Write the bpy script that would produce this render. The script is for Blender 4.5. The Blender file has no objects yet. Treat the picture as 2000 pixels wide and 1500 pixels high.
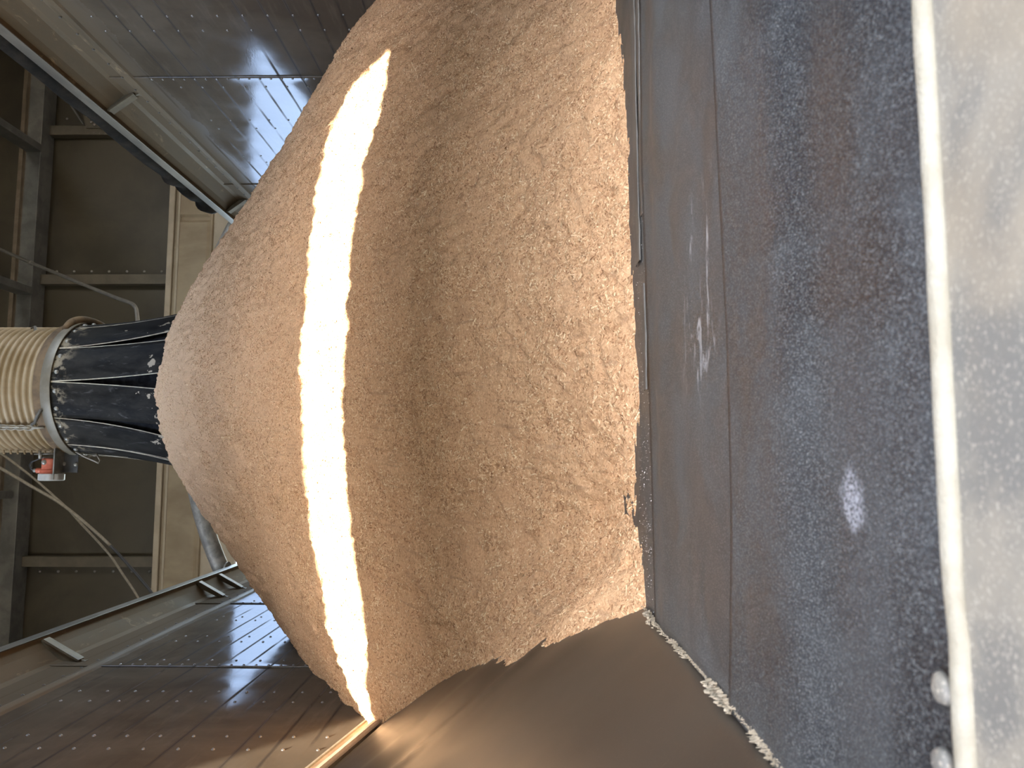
import bpy, bmesh, math, random
import numpy as np
from mathutils import Matrix, Vector
from mathutils.noise import noise as pnoise
random.seed(7); rng = np.random.default_rng(7)
D = bpy.data; SC = bpy.context.scene; COL = SC.collection

# ------------------------------------------------------------------ camera
# world frame: +y runs along the trailer, +x to its right, z up; the lens is the origin
FPX = 1510.0
YAW, PITCH = math.radians(5.786), math.radians(0.755)
cy, sy, cp, sp = math.cos(YAW), math.sin(YAW), math.cos(PITCH), math.sin(PITCH)
RV = np.array([cy, -sy, 0.0]); FV = np.array([sy*cp, cy*cp, sp]); UV = np.cross(RV, FV)
cam = D.cameras.new('camera'); cam_o = D.objects.new('camera', cam); COL.objects.link(cam_o)
# the phone was held on its side: image right = real down, image up = real right
cam_o.matrix_world = Matrix([[-UV[0], RV[0], -FV[0], 0], [-UV[1], RV[1], -FV[1], 0], [-UV[2], RV[2], -FV[2], 0], [0, 0, 0, 1]])
cam.sensor_width = 36.0; cam.lens = FPX/2000*36.0; cam.clip_start = 0.02; cam.clip_end = 400
cam.dof.use_dof = True; cam.dof.focus_distance = 2.4; cam.dof.aperture_fstop = 13.0
SC.camera = cam_o

# ------------------------------------------------------------------ sky, sun, exposure
SKY_STRENGTH, SKY_SAT, SUN_ENERGY, EXPOSURE = 0.62, 0.80, 8.0, 2.08
w = D.worlds.new('sky'); SC.world = w; w.use_nodes = True
nt = w.node_tree
sky = nt.nodes.new('ShaderNodeTexSky'); sky.sky_type = 'NISHITA'; sky.sun_disc = False
sky.sun_elevation = math.radians(33); sky.sun_rotation = math.radians(174); sky.air_density = 1.0; sky.dust_density = 1.0
hs = nt.nodes.new('ShaderNodeHueSaturation'); hs.inputs['Saturation'].default_value = SKY_SAT; nt.links.new(sky.outputs[0], hs.inputs['Color']); nt.links.new(hs.outputs[0], nt.nodes['Background'].inputs[0]); nt.nodes['Background'].inputs[1].default_value = SKY_STRENGTH
sun = D.lights.new('sun', 'SUN'); sun_o = D.objects.new('sun', sun); COL.objects.link(sun_o)
SUN_K, SUN_DX = 0.65, -0.16
sun_o.rotation_euler = Vector((SUN_DX, 1, -SUN_K)).to_track_quat('-Z', 'Y').to_euler(); sun_o.location = (0, -8, 14)
sun.energy = SUN_ENERGY; sun.angle = math.radians(0.53); sun.color = (1.0, 0.93, 0.82)
SC.view_settings.view_transform = 'Standard'; SC.view_settings.look = 'None'
SC.view_settings.exposure = EXPOSURE; SC.view_settings.gamma = 1; SC.view_settings.use_curve_mapping = False

# ------------------------------------------------------------------ helpers
def ray(px, py):
    X = 1500-py; c = ((X-750)/FPX, 1, -(px-1000)/FPX)
    return c[0]*RV+c[1]*FV+c[2]*UV
def at_y(px, py, y): r = ray(px, py); return r*y/r[1]
def at_x(px, py, x): r = ray(px, py); return r*x/r[0]
def at_z(px, py, z): r = ray(px, py); return r*z/r[2]

class MB:
    def __init__(s): s.v = []; s.f = []
    def add(s, vs, fs):
        b = len(s.v); s.v += [tuple(map(float, p)) for p in vs]; s.f += [tuple(b+i for i in f) for f in fs]; return s
    def box(s, x0, x1, y0, y1, z0, z1):
        x0, x1 = min(x0, x1), max(x0, x1); y0, y1 = min(y0, y1), max(y0, y1); z0, z1 = min(z0, z1), max(z0, z1)
        return s.add([(x0,y0,z0),(x1,y0,z0),(x1,y1,z0),(x0,y1,z0),(x0,y0,z1),(x1,y0,z1),(x1,y1,z1),(x0,y1,z1)],
                     [(0,3,2,1),(4,5,6,7),(0,1,5,4),(1,2,6,5),(2,3,7,6),(3,0,4,7)])
    def bar(s, a, b, wdt, hgt, up=(0,0,1)):
        a = np.array(a, float); b = np.array(b, float); d = (b-a)/np.linalg.norm(b-a); up = np.array(up, float)
        sx = np.cross(d, up); sx /= np.linalg.norm(sx); uz = np.cross(sx, d)
        vs = [p+sx*i*wdt/2+uz*j*hgt/2 for p in (a, b) for i, j in ((-1,-1),(1,-1),(1,1),(-1,1))]
        return s.add(vs, [(3,2,1,0),(4,5,6,7),(0,1,5,4),(1,2,6,5),(2,3,7,6),(3,0,4,7)])
    def tube(s, pts, r, n=12, cap=True):
        pts = [np.array(p, float) for p in pts]; rs = r if hasattr(r, '__len__') else [r]*len(pts)
        up = None; rings = []
        for i, p in enumerate(pts):
            d = pts[min(i+1, len(pts)-1)]-pts[max(i-1, 0)]; d = d/np.linalg.norm(d)
            if up is None:
                up = np.array([0,0,1.0]) if abs(d[2]) < .9 else np.array([1.0,0,0])
            sx = np.cross(d, up); sx /= np.linalg.norm(sx); up = np.cross(sx, d)
            rings.append([p+rs[i]*(math.cos(t)*sx+math.sin(t)*up) for t in np.linspace(0, 2*math.pi, n, endpoint=False)])
        vs = [q for rr in rings for q in rr]; fs = []
        for i in range(len(pts)-1):
            for j in range(n):
                k = (j+1) % n; fs.append((i*n+j, i*n+k, (i+1)*n+k, (i+1)*n+j))
        if cap: fs.append(tuple(range(n-1, -1, -1))); fs.append(tuple((len(pts)-1)*n+j for j in range(n)))
        return s.add(vs, fs)
    def lathe(s, prof, c, n=64, a0=0, a1=2*math.pi):
        full = abs(a1-a0-2*math.pi) < 1e-6
        ang = np.linspace(a0, a1, n, endpoint=not full); m = len(prof)
        vs = [(c[0]+r*math.cos(t), c[1]+r*math.sin(t), z) for t in ang for r, z in prof]; fs = []
        for i in range(n if full else n-1):
            k = (i+1) % n
            for j in range(m-1): fs.append((i*m+j, k*m+j, k*m+j+1, i*m+j+1))
        return s.add(vs, fs)
    def extrude_y(s, prof, y0, y1, n=1):
        m = len(prof); vs = []; fs = []
        for i in range(n+1):
            y = y0+(y1-y0)*i/n; vs += [(x, y, z) for x, z in prof]
        for i in range(n):
            for j in range(m):
                k = (j+1) % m; fs.append((i*m+j, i*m+k, (i+1)*m+k, (i+1)*m+j))
        fs.append(tuple(range(m-1, -1, -1))); fs.append(tuple(n*m+j for j in range(m)))
        return s.add(vs, fs)
    def prism(s, poly, axis, t0, t1):
        m = len(poly)
        def mk(p, t): return {'x': (t, p[0], p[1]), 'y': (p[0], t, p[1]), 'z': (p[0], p[1], t)}[axis]
        vs = [mk(p, t0) for p in poly]+[mk(p, t1) for p in poly]
        fs = [tuple(range(m)), tuple(range(2*m-1, m-1, -1))]+[(j, j+m, (j+1) % m+m, (j+1) % m) for j in range(m)]
        return s.add(vs, fs)
    def mesh(s, name, mat, smooth=False):
        me = D.meshes.new(name); me.from_pydata(s.v, [], s.f); me.update()
        bm = bmesh.new(); bm.from_mesh(me); bmesh.ops.recalc_face_normals(bm, faces=bm.faces); bm.to_mesh(me); bm.free()
        if mat: me.materials.append(mat)
        if smooth: me.shade_smooth()
        return me
    def build(s, name, mat, parent=None, smooth=False, bevel=0, solid=0, angle=None):
        o = link(name, s.mesh(name, mat, smooth), parent)
        if solid:
            m = o.modifiers.new('thickness', 'SOLIDIFY'); m.thickness = abs(solid); m.offset = 0 if solid > 0 else -1
        if bevel:
            m = o.modifiers.new('bevel', 'BEVEL'); m.width = bevel; m.segments = 2; m.limit_method = 'ANGLE'
        if angle: o.data.set_sharp_from_angle(angle=math.radians(angle))
        return o

def link(name, me, parent=None, loc=None, rot=None):
    o = D.objects.new(name, me); COL.objects.link(o)
    if parent is not None:
        o.parent = parent
        wm = parent.get('_w', (0, 0, 0)); o.matrix_parent_inverse = Matrix.Translation((-wm[0], -wm[1], -wm[2]))
    if loc is not None: o.location = loc
    if rot is not None: o.rotation_euler = rot
    return o
def tag(o, label, cat, group=None, kind=None):
    o['label'] = label; o['category'] = cat
    if group: o['group'] = group
    if kind: o['kind'] = kind
    return o
def thing(name, loc, label, cat, group=None):
    o = D.objects.new(name, None); COL.objects.link(o); o.location = loc; o['_w'] = tuple(loc); o.empty_display_size = .1
    return tag(o, label, cat, group)
def struct(o): o['kind'] = 'structure'; return o

# ------------------------------------------------------------------ materials
class Mat:
    def __init__(s, name):
        s.m = D.materials.new(name); s.m.use_nodes = True; s.nt = s.m.node_tree; s.b = s.nt.nodes['Principled BSDF']
        s.tc = s.nt.nodes.new('ShaderNodeTexCoord').outputs['Object']
    def n(s, t, **k):
        x = s.nt.nodes.new(t)
        for a, v in k.items(): setattr(x, a, v)
        return x
    def l(s, a, b):
        if hasattr(a, 'is_output') or isinstance(a, bpy.types.NodeSocket): s.nt.links.new(a, b)
        else: b.default_value = a
    def map(s, scale=(1,1,1), loc=(0,0,0), rot=(0,0,0)):
        x = s.n('ShaderNodeMapping'); s.l(s.tc, x.inputs[0]); x.inputs['Scale'].default_value = scale; x.inputs['Location'].default_value = loc; x.inputs['Rotation'].default_value = rot
        return x.outputs[0]
    def noise(s, scale, detail=3, rough=.55, dist=0, st=(1,1,1), loc=(0,0,0), rot=(0,0,0)):
        x = s.n('ShaderNodeTexNoise'); s.l(s.map(st, loc, rot), x.inputs['Vector'])
        x.inputs['Scale'].default_value = scale; x.inputs['Detail'].default_value = detail; x.inputs['Roughness'].default_value = rough; x.inputs['Distortion'].default_value = dist
        return x.outputs['Fac']
    def voro(s, scale, st=(1,1,1), feat='F1', out='Distance'):
        x = s.n('ShaderNodeTexVoronoi', feature=feat); s.l(s.map(st), x.inputs['Vector']); x.inputs['Scale'].default_value = scale
        return x.outputs[out]
    def xyz(s):
        x = s.n('ShaderNodeSeparateXYZ'); s.l(s.tc, x.inputs[0]); return x.outputs
    def rng(s, a, f0, f1, t0=0, t1=1, smooth=True):
        x = s.n('ShaderNodeMapRange', interpolation_type='SMOOTHSTEP' if smooth else 'LINEAR'); s.l(a, x.inputs[0])
        for i, v in enumerate((f0, f1, t0, t1)): x.inputs[i+1].default_value = v
        return x.outputs[0]
    def math(s, op, a, b=0.0, c=None):
        x = s.n('ShaderNodeMath', operation=op); s.l(a, x.inputs[0]); s.l(b, x.inputs[1])
        if c is not None: s.l(c, x.inputs[2])
        return x.outputs[0]
    def mix(s, f, a, b, mode='MIX'):
        x = s.n('ShaderNodeMix', data_type='RGBA', blend_type=mode); s.l(f, x.inputs[0])
        for v, i in ((a, 6), (b, 7)): s.l(v if isinstance(v, bpy.types.NodeSocket) else (*v, 1), x.inputs[i])
        return x.outputs[2]
    def set(s, base=None, rough=None, metal=None, spec=None, **k):
        I = s.b.inputs
        if base is not None: s.l(base if isinstance(base, bpy.types.NodeSocket) else (*base, 1), I['Base Color'])
        if rough is not None: s.l(rough, I['Roughness'])
        if metal is not None: s.l(metal, I['Metallic'])
        if spec is not None: s.l(spec, I['Specular IOR Level'])
        for a, v in k.items(): s.l(v, I[a])
        return s
    def bump(s, h, strength=.5, dist=.01):
        x = s.n('ShaderNodeBump'); s.l(h, x.inputs['Height']); x.inputs['Strength'].default_value = strength; x.inputs['Distance'].default_value = dist
        s.l(x.outputs[0], s.b.inputs['Normal']); return s

def simple(name, a, b, scale=8, rough=.6, metal=0, spec=.5, bump=0, st=(1,1,1), lo=.35, hi=.65, rough2=None):
    M = Mat(name); f = M.rng(M.noise(scale, 5, .62, .3, st), lo, hi)
    M.set(M.mix(f, a, b), rough if rough2 is None else M.rng(f, 0, 1, rough, rough2), metal, spec)
    if bump: M.bump(M.noise(scale*12, 3), bump, .003)
    return M.m

def make_aluminium(name, phase):
    M = Mat(name); X = M.xyz()
    cloud = M.noise(2.2, 5, .6, .4)
    streak = M.noise(3, 5, .65, .2, st=(1, 1.2, 9))
    base = M.mix(M.rng(cloud, .3, .7), (.075, .058, .040), (.112, .090, .064))
    base = M.mix(M.rng(streak, .5, .8, 0, .45), base, (.15, .122, .09))
    # dark scuff lines left behind the rivets by sliding loads: run along the trailer at every rivet row
    fr = M.math('FRACT', M.math('ADD', M.math('DIVIDE', X[2], .105), phase))
    dline = M.math('ABSOLUTE', M.math('SUBTRACT', fr, .5))
    gate = M.rng(M.noise(1.3, 3, .6, 0, st=(1, .9, 6)), .40, .55)
    scuff = M.math('MULTIPLY', M.rng(dline, .085, .02), gate)
    base = M.mix(M.math('MULTIPLY', scuff, .75), base, (.045, .036, .028))
    # dust caught below the top rail
    dust = M.rng(M.math('ADD', X[2], M.math('MULTIPLY', cloud, .10)), 1.76, 1.92)
    base = M.mix(M.math('MULTIPLY', dust, .85), base, (.105, .076, .046))
    rough = M.math('ADD', M.rng(M.noise(5, 5, .65, .3), .3, .75, .07, .17), M.math('ADD', M.math('MULTIPLY', dust, .5), M.math('MULTIPLY', scuff, .3)))
    # a thin mirror-like share of the polished sheet shows through the dust film
    M.set(base, .7, 0, 0)
    bp_ = M.n('ShaderNodeBump'); M.l(M.noise(160, 2, .5, 0, st=(1, .35, 1)), bp_.inputs['Height']); bp_.inputs['Strength'].default_value = .035; bp_.inputs['Distance'].default_value = .002
    M.l(bp_.outputs[0], M.b.inputs['Normal'])
    gl = M.n('ShaderNodeBsdfGlossy'); M.l(rough, gl.inputs['Roughness']); M.l(bp_.outputs[0], gl.inputs['Normal'])
    share = M.math('MULTIPLY', M.math('SUBTRACT', 1.0, M.math('MULTIPLY', dust, .85)), M.math('SUBTRACT', 1.0, M.math('MULTIPLY', scuff, .9)))
    M.l(M.mix(share, (.012, .011, .010), (.062, .064, .070)), gl.inputs['Color'])
    ad = M.n('ShaderNodeAddShader'); M.l(M.b.outputs[0], ad.inputs[0]); M.l(gl.outputs[0], ad.inputs[1]); M.l(ad.outputs[0], M.nt.nodes['Material Output'].inputs[0])
    return M.m

m_alu_r = make_aluminium('dusty aluminium right', .40)
m_alu_l = make_aluminium('dusty aluminium left', .40)
m_rivet = simple('rivet metal', (0.189, 0.176, 0.158), (0.279, 0.261, 0.234), 60, .32, .75)
m_rivet_dark = simple('dull dark rivet', (.06,.05,.04), (.11,.09,.07), 60, .6, .2)

def make_rail():
    M = Mat('dusty rail'); X = M.xyz()
    a = M.noise(3, 5, .6, .5, st=(1,.5,2)); b = M.noise(7, 6, .7, 1.2, st=(1,.6,1.5))
    base = M.mix(M.rng(a, .3, .7), (0.089, 0.063, 0.036), (0.144, 0.103, 0.061))
    base = M.mix(M.rng(b, .58, .68, 0, .8), base, (0.247, 0.169, 0.094))
    base = M.mix(M.rng(M.noise(5, 5, .6, 0, (1,.4,3), (4,2,1)), .6, .75, 0, .6), base, (0.069, 0.047, 0.026))
    M.set(base, M.rng(a, .3, .7, .6, .85), .05, .2); M.bump(M.noise(90, 4, .6), .25, .002)
    return M.m
m_rail = make_rail()
m_flange = simple('worn rail edge', (0.101, 0.088, 0.074), (0.191, 0.166, 0.134), 6, .45, .35, .5, .1, (1,.3,1))
m_gusset = simple('gusset metal', (0.094, 0.074, 0.048), (0.159, 0.125, 0.080), 9, .6, .25, .4, .15)
m_ledge = simple('dusty pale ledge', (0.540, 0.432, 0.317), (0.702, 0.567, 0.419), 12, .6, .1, .4)

def make_slope():
    M = Mat('smooth grey liner'); X = M.xyz()
    a = M.noise(2.2, 4, .55, .3); spk = M.noise(420, 2, .7)
    base = M.mix(M.rng(a, .3, .7), (0.042, 0.034, 0.026), (0.060, 0.049, 0.036))
    base = M.mix(M.rng(spk, .55, .8, 0, .5), base, (0.103, 0.087, 0.067))
    base = M.mix(M.rng(M.noise(9, 6, .75, 2.5, (1,2.5,1)), .66, .70, 0, .35), base, (0.119, 0.101, 0.077))
    base = M.mix(M.rng(X[0], -.30, -.7, 0, .30), base, (0.095, 0.078, 0.058))
    M.set(base, M.rng(a, .3, .7, .30, .42), .12, .6); M.bump(spk, .05, .001)
    return M.m
m_slope = make_slope()

def make_liner():
    # black rubber sheet powdered with fine dust, the heap's brown reflection painted in towards it
    M = Mat('dusty black rubber'); X = M.xyz()
    a = M.noise(7, 5, .6, .6); b = M.noise(2.5, 3, .5); f1 = M.noise(900, 2, .8, 0, (1,.6,1)); f2 = M.noise(430, 3, .75, 0, (1,.6,1), (3,3,3)); f3 = M.noise(1500, 2, .6, 0, (1,.6,1))
    base = M.mix(M.rng(b, .3, .7), (0.012, 0.013, 0.015), (0.022, 0.023, 0.024))
    near = M.rng(X[1], .62, 1.05)
    base = M.mix(M.math('MULTIPLY', near, .55), base, (0.050, 0.044, 0.035))
    base = M.mix(M.rng(a, .38, .70, 0, .55), base, (0.067, 0.069, 0.066))
    base = M.mix(M.rng(f2, .50, .66, 0, .6), base, (0.127, 0.130, 0.123))
    base = M.mix(M.rng(f1, .56, .68, 0, .85), base, (0.221, 0.226, 0.207))
    # scuffed pale smears
    sm = M.noise(26, 6, .72, 1.0, st=(.45, 1.3, 1))
    zone = M.math('MULTIPLY', M.rng(X[1], .78, .86), M.rng(X[1], 1.02, .93))
    zone = M.math('MULTIPLY', zone, M.math('MULTIPLY', M.rng(X[0], .05, .12), M.rng(X[0], .36, .28)))
    base = M.mix(M.math('MULTIPLY', zone, M.rng(sm, .56, .66, 0, .85)), base, (0.307, 0.295, 0.279))
    v = M.n('ShaderNodeVectorMath', operation='DISTANCE'); M.l(M.tc, v.inputs[0]); v.inputs[1].default_value = (-.024, .492, -.2)
    blob = M.rng(M.math('ADD', v.outputs['Value'], M.math('MULTIPLY', M.noise(70, 5, .7), .035)), .044, .030, 0, .8)
    base = M.mix(M.math('MULTIPLY', blob, M.rng(f2, .35, .6)), base, (0.366, 0.360, 0.365))
    M.set(base, M.rng(a, .3, .7, .42, .6), 0, .5)
    M.bump(M.math('ADD', f1, f3), .12, .0012)
    return M.m
m_liner = make_liner()
m_liner_old = simple('scuffed grey strip', (0.066, 0.059, 0.049), (0.102, 0.092, 0.076), 30, .55, 0, .4, .2, (.3,1,1))
m_flake = simple('pale dust flake', (.55,.54,.52), (.70,.68,.64), 40, .8, 0, .2)
m_dust = simple('pale dust', (0.313, 0.252, 0.173), (0.422, 0.347, 0.249), 60, .95, 0, .1, .5)
m_ledge_near = None
def make_ledge_near():
    M = Mat('dusty galvanised ledge'); a = M.noise(14, 5, .6, .4); f = M.noise(420, 2, .75)
    base = M.mix(M.rng(a, .38, .62), (0.166, 0.149, 0.121), (0.266, 0.225, 0.167))
    base = M.mix(M.rng(f, .55, .68, 0, .8), base, (0.416, 0.353, 0.264))
    base = M.mix(M.rng(M.noise(7, 3, .5, 0, (1,1,1), (2,5,1)), .5, .7, 0, .5), base, (0.331, 0.251, 0.158))
    M.set(base, .6, .1, .4); M.bump(f, .3, .001); return M.m
m_ledge_near = make_ledge_near()
m_bead = simple('cream dusted bead', (0.280, 0.234, 0.161), (0.343, 0.298, 0.217), 40, .6, 0, .4, .3)

def make_pile():
    M = Mat('wood shavings'); X = M.xyz()
    a = M.noise(5, 5, .6, .3, st=(.7,1,1)); c = M.noise(70, 4, .7); d = M.noise(230, 3, .7, 0, (.6,1,1)); e = M.noise(22, 5, .65, .6, (.6,1.1,1))
    base = M.mix(M.rng(d, .3, .7), (0.505, 0.299, 0.157), (0.751, 0.486, 0.280))
    base = M.mix(M.rng(a, .35, .68, 0, .30), base, (0.505, 0.299, 0.162))
    base = M.mix(M.rng(M.math('ADD', e, M.math('MULTIPLY', c, .5)), .86, .97, 0, .72), base, (0.279, 0.151, 0.073))  # shade of the pits between shavings put into the colour
    base = M.mix(M.rng(c, .60, .74, 0, .6), base, (0.814, 0.605, 0.376))
    # shallow flow lines where the shavings have slid down the sides
    ang = M.math('ARCTAN2', M.math('SUBTRACT', X[1], 4.297), M.math('SUBTRACT', X[0], .376))
    dx_, dy_ = M.math('SUBTRACT', X[0], .376), M.math('SUBTRACT', X[1], 4.297)
    rr_ = M.math('SQRT', M.math('ADD', M.math('MULTIPLY', dx_, dx_), M.math('MULTIPLY', dy_, dy_)))
    cb = M.n('ShaderNodeCombineXYZ'); M.l(M.math('MULTIPLY', ang, 2.4), cb.inputs[0]); M.l(M.math('MULTIPLY', rr_, .16), cb.inputs[1])
    fl = M.n('ShaderNodeTexNoise'); M.l(cb.outputs[0], fl.inputs['Vector']); fl.inputs['Scale'].default_value = 62; fl.inputs['Detail'].default_value = 4; fl.inputs['Roughness'].default_value = .65
    flow = fl.outputs['Fac']
    base = M.mix(M.rng(flow, .54, .68, 0, .42), base, (0.291, 0.183, 0.109))
    # fine pale dust settles near the spout
    up = M.rng(X[2], .3, 2.2)
    base = M.mix(M.math('MULTIPLY', up, .62), base, (0.751, 0.523, 0.337))
    M.set(base, .95, 0, .12)
    M.bump(M.math('ADD', M.math('ADD', c, M.math('MULTIPLY', d, .7)), M.math('MULTIPLY', flow, -.9)), .6, .007)
    return M.m
m_pile = make_pile()
def make_chip():
    M = Mat('shaving chip'); at = M.n('ShaderNodeAttribute', attribute_type='INSTANCER', attribute_name='tone')
    t = at.outputs['Fac']
    base = M.mix(M.rng(t, 0, .55, smooth=False), (0.322, 0.174, 0.088), (0.666, 0.418, 0.231))
    base = M.mix(M.rng(t, .55, 1, smooth=False), base, (0.814, 0.651, 0.408))
    M.set(base, .85, 0, .2); return M.m
m_chip = make_chip()

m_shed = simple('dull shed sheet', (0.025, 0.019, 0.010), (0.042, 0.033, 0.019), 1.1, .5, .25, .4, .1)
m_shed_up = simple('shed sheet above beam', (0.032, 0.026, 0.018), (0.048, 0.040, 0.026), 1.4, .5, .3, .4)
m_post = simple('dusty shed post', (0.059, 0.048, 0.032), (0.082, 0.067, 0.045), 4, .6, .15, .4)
m_beam = simple('galvanised beam', (0.090, 0.086, 0.076), (0.138, 0.131, 0.114), 5, .42, .4, .5, .1)
m_beam_rust = simple('dusty beam flange', (0.073, 0.052, 0.029), (0.113, 0.083, 0.054), 5, .7)
m_tan = simple('tan lintel sheet', (0.153, 0.112, 0.066), (0.217, 0.169, 0.106), 1.6, .6, 0, .35, 0, (1,1,.5))
m_tan_lt = simple('pale lintel edge', (0.211, 0.169, 0.115), (0.261, 0.211, 0.147), 3, .6)
m_roof = simple('roof sheet', (.22, .19, .15), (.28, .24, .19), 1, .6)
m_conc = simple('yard concrete', (.135,.115,.09), (.175,.15,.12), .8, .9)
m_white = simple('painted sheet', (.40,.33,.25), (.50,.42,.33), .6, .7)
m_pipe = simple('galvanised pipe', (0.129, 0.119, 0.101), (0.249, 0.227, 0.191), 12, .5, .4, .4, .15)
m_tarp = simple('black tarp', (.008,.007,.006), (.022,.017,.013), 10, .8, 0, .05, .5)

def make_strip():
    M = Mat('black rubber strip'); X = M.xyz()
    a = M.noise(14, 5, .65, .3, (1,1,.35)); s = M.noise(26, 6, .72, .8, (1,1,.3)); p = M.noise(17, 5, .62, .2, (1,1,.8))
    base = M.mix(M.rng(a, .3, .7), (0.010, 0.009, 0.008), (0.031, 0.028, 0.024))
    base = M.mix(M.rng(s, .56, .74, 0, .55), base, (.16,.15,.14))
    low = M.rng(X[2], 2.10, 1.82)
    base = M.mix(M.rng(M.math('ADD', p, M.math('MULTIPLY', low, .16)), .735, .75), base, (.40,.335,.25))
    hi = M.rng(X[2], 2.30, 2.42)
    base = M.mix(M.math('MULTIPLY', hi, M.rng(p, .5, .62, 0, .7)), base, (.33,.27,.19))
    M.set(base, M.rng(a, .3, .7, .5, .7), 0, .07); M.bump(s, .2, .002); return M.m
m_strip = make_strip()
m_strip_edge = simple('dusty strip edge', (.38,.32,.24), (.58,.50,.38), 30, .8)
m_inner = simple('dark inner skirt', (.008,.008,.009), (.02,.02,.022), 20, .8, 0, .03)
def make_hose():
    M = Mat('dusty ribbed hose'); X = M.xyz()
    a = M.noise(5, 4, .6, .3); b = M.noise(12, 4, .6, 0, (1,1,.2))
    base = M.mix(M.rng(a, .35, .65), (0.236, 0.165, 0.086), (0.336, 0.253, 0.156))
    base = M.mix(M.rng(b, .55, .72, 0, .5), base, (0.141, 0.108, 0.069))
    M.set(base, .55, .1, .4); M.bump(M.noise(120, 3), .15, .002); return M.m
m_hose = make_hose()
m_ring = simple('rust brown ring', (0.077, 0.052, 0.032), (0.175, 0.115, 0.063), 9, .75, .1, .3, .3)
m_ring_lt = simple('pale grey clamp', (0.152, 0.130, 0.094), (0.194, 0.169, 0.128), 12, .5, .2)
m_bolt = simple('zinc bolt', (0.245, 0.235, 0.206), (0.323, 0.304, 0.265), 50, .45, .4)
m_orange = simple('orange housing', (0.400, 0.084, 0.044), (0.480, 0.136, 0.080), 30, .5)
m_cap = simple('light grey cap', (0.288, 0.276, 0.253), (0.346, 0.331, 0.300), 20, .55)
m_bracket = simple('dark bracket', (.045,.045,.048), (.075,.073,.07), 20, .5, .3)
m_wire = simple('wire', (0.252, 0.224, 0.175), (0.322, 0.287, 0.231), 30, .5, .3)
m_black_cable = simple('black cable', (.012,.012,.013), (.02,.02,.02), 30, .5)
m_rope = simple('dusty rope', (0.132, 0.110, 0.077), (0.187, 0.160, 0.116), 40, .8)
m_conduit = simple('grey conduit', (0.083, 0.074, 0.061), (0.116, 0.105, 0.085), 20, .55, .2)

# ------------------------------------------------------------------ numbers measured off the photograph
XFR, XFL = 1.743, -.758           # inner edge of the top flanges
XWR, XWL = 1.843, -.858           # inner faces of the side walls
ZF0, ZF1 = 2.085, 2.135           # flange bottom, top
LIPR, LIPL = 1.875, 1.775
ZS = -.20                         # end slope sheet
GROUND = -1.9
T0, T1 = .20, 9.0                 # trailer from end to end

# ------------------------------------------------------------------ setting
gb = MB().box(-14, 15, -14, 26, GROUND-.2, GROUND); struct(gb.build('floor', m_conc))
# near shed wall: unseen lintel, lower edge shaped to shade above the sun band
shadow_edge = [(-3.4,3.10),(-.40,3.12),(-.336,3.102),(-.303,3.048),(-.264,2.984),(-.225,2.968),(-.157,2.954),(-.082,2.986),(-.006,2.995),(.16,2.991),(.323,3.012),(.486,3.016),(.647,3.005),
         (.888,2.981),(1.053,2.967),(1.227,2.97),(1.408,2.967),(1.60,2.963),(1.703,2.964),(1.745,2.925),(1.80,2.915),(1.845,2.87),(1.862,2.75),(1.88,2.66),(1.90,2.45),(4.6,2.45)]
lb = MB(); k = len(shadow_edge)
vs = [(x, -1.0, z) for x, z in shadow_edge]+[(x, -1.0, 8.0) for x, z in shadow_edge]+[(x, -1.06, z) for x, z in shadow_edge]+[(x, -1.06, 8.0) for x, z in shadow_edge]
fs = []
for i in range(k-1):
    fs += [(i, i+1, k+i+1, k+i), (2*k+i, 3*k+i, 3*k+i+1, 2*k+i+1), (i, 2*k+i, 2*k+i+1, i+1)]
lb.add(vs, fs)
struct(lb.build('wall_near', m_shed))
struct(MB().box(-3.46, -3.4, 2.0, 9.9, 1.2, 8.0).build('wall_left', m_shed))
struct(MB().box(6.2, 6.26, 2.0, 9.9, 1.2, 8.0).build('wall_right', m_shed))
struct(MB().box(4.6, 6.26, -1.06, -1.0, 2.45, 8.0).build('wall_near_return', m_shed))
struct(MB().box(-3.46, 6.26, -1.06, 9.9, 8.0, 8.06).build('ceiling', m_roof))
# block added behind the camera to keep sun off the hatch and sill
struct(MB().box(-.45, 3.0, -6.0, -5.0, GROUND, 4.62).build('wall_sun_block', m_white))

struct(MB().box(-13, 14, -10.4, -10.0, GROUND, 5.0).build('wall_sky_block', m_white))  # added out of view to cut low sky light on the heap's foot

# far wall with its sheets, posts, beam and bolts
YW = 9.5
wf = struct(MB().box(-3.4, 6.2, YW+.13, YW+.19, 3.62, 8.0).build('wall_far', m_shed))
def fx(py, Y=YW): return at_y(200, py, Y)[0]
def fz(px, Y=YW): return at_y(px, 700, Y)[2]
ZB0, ZB1 = fz(55), fz(24)
posts = [255, 546, 1097]
edges = [6.2]+[fx(p) for p in posts]+[-3.4]
pm = None
for i in range(len(edges)-1):
    x1, x0 = edges[i]-.02, edges[i+1]+.02
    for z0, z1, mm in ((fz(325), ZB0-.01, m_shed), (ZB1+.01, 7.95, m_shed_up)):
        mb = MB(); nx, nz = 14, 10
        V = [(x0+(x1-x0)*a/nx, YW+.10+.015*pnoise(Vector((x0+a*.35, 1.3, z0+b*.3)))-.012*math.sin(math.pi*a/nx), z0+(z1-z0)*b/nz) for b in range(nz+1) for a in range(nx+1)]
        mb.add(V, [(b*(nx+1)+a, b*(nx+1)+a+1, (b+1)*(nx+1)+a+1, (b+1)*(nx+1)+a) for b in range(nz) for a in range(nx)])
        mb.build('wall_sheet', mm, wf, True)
bolt_me = MB().lathe([(0,.012),(.010,.011),(.016,.006),(.018,0)], (0,0), 10).mesh('bolt', m_rivet, True)
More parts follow.
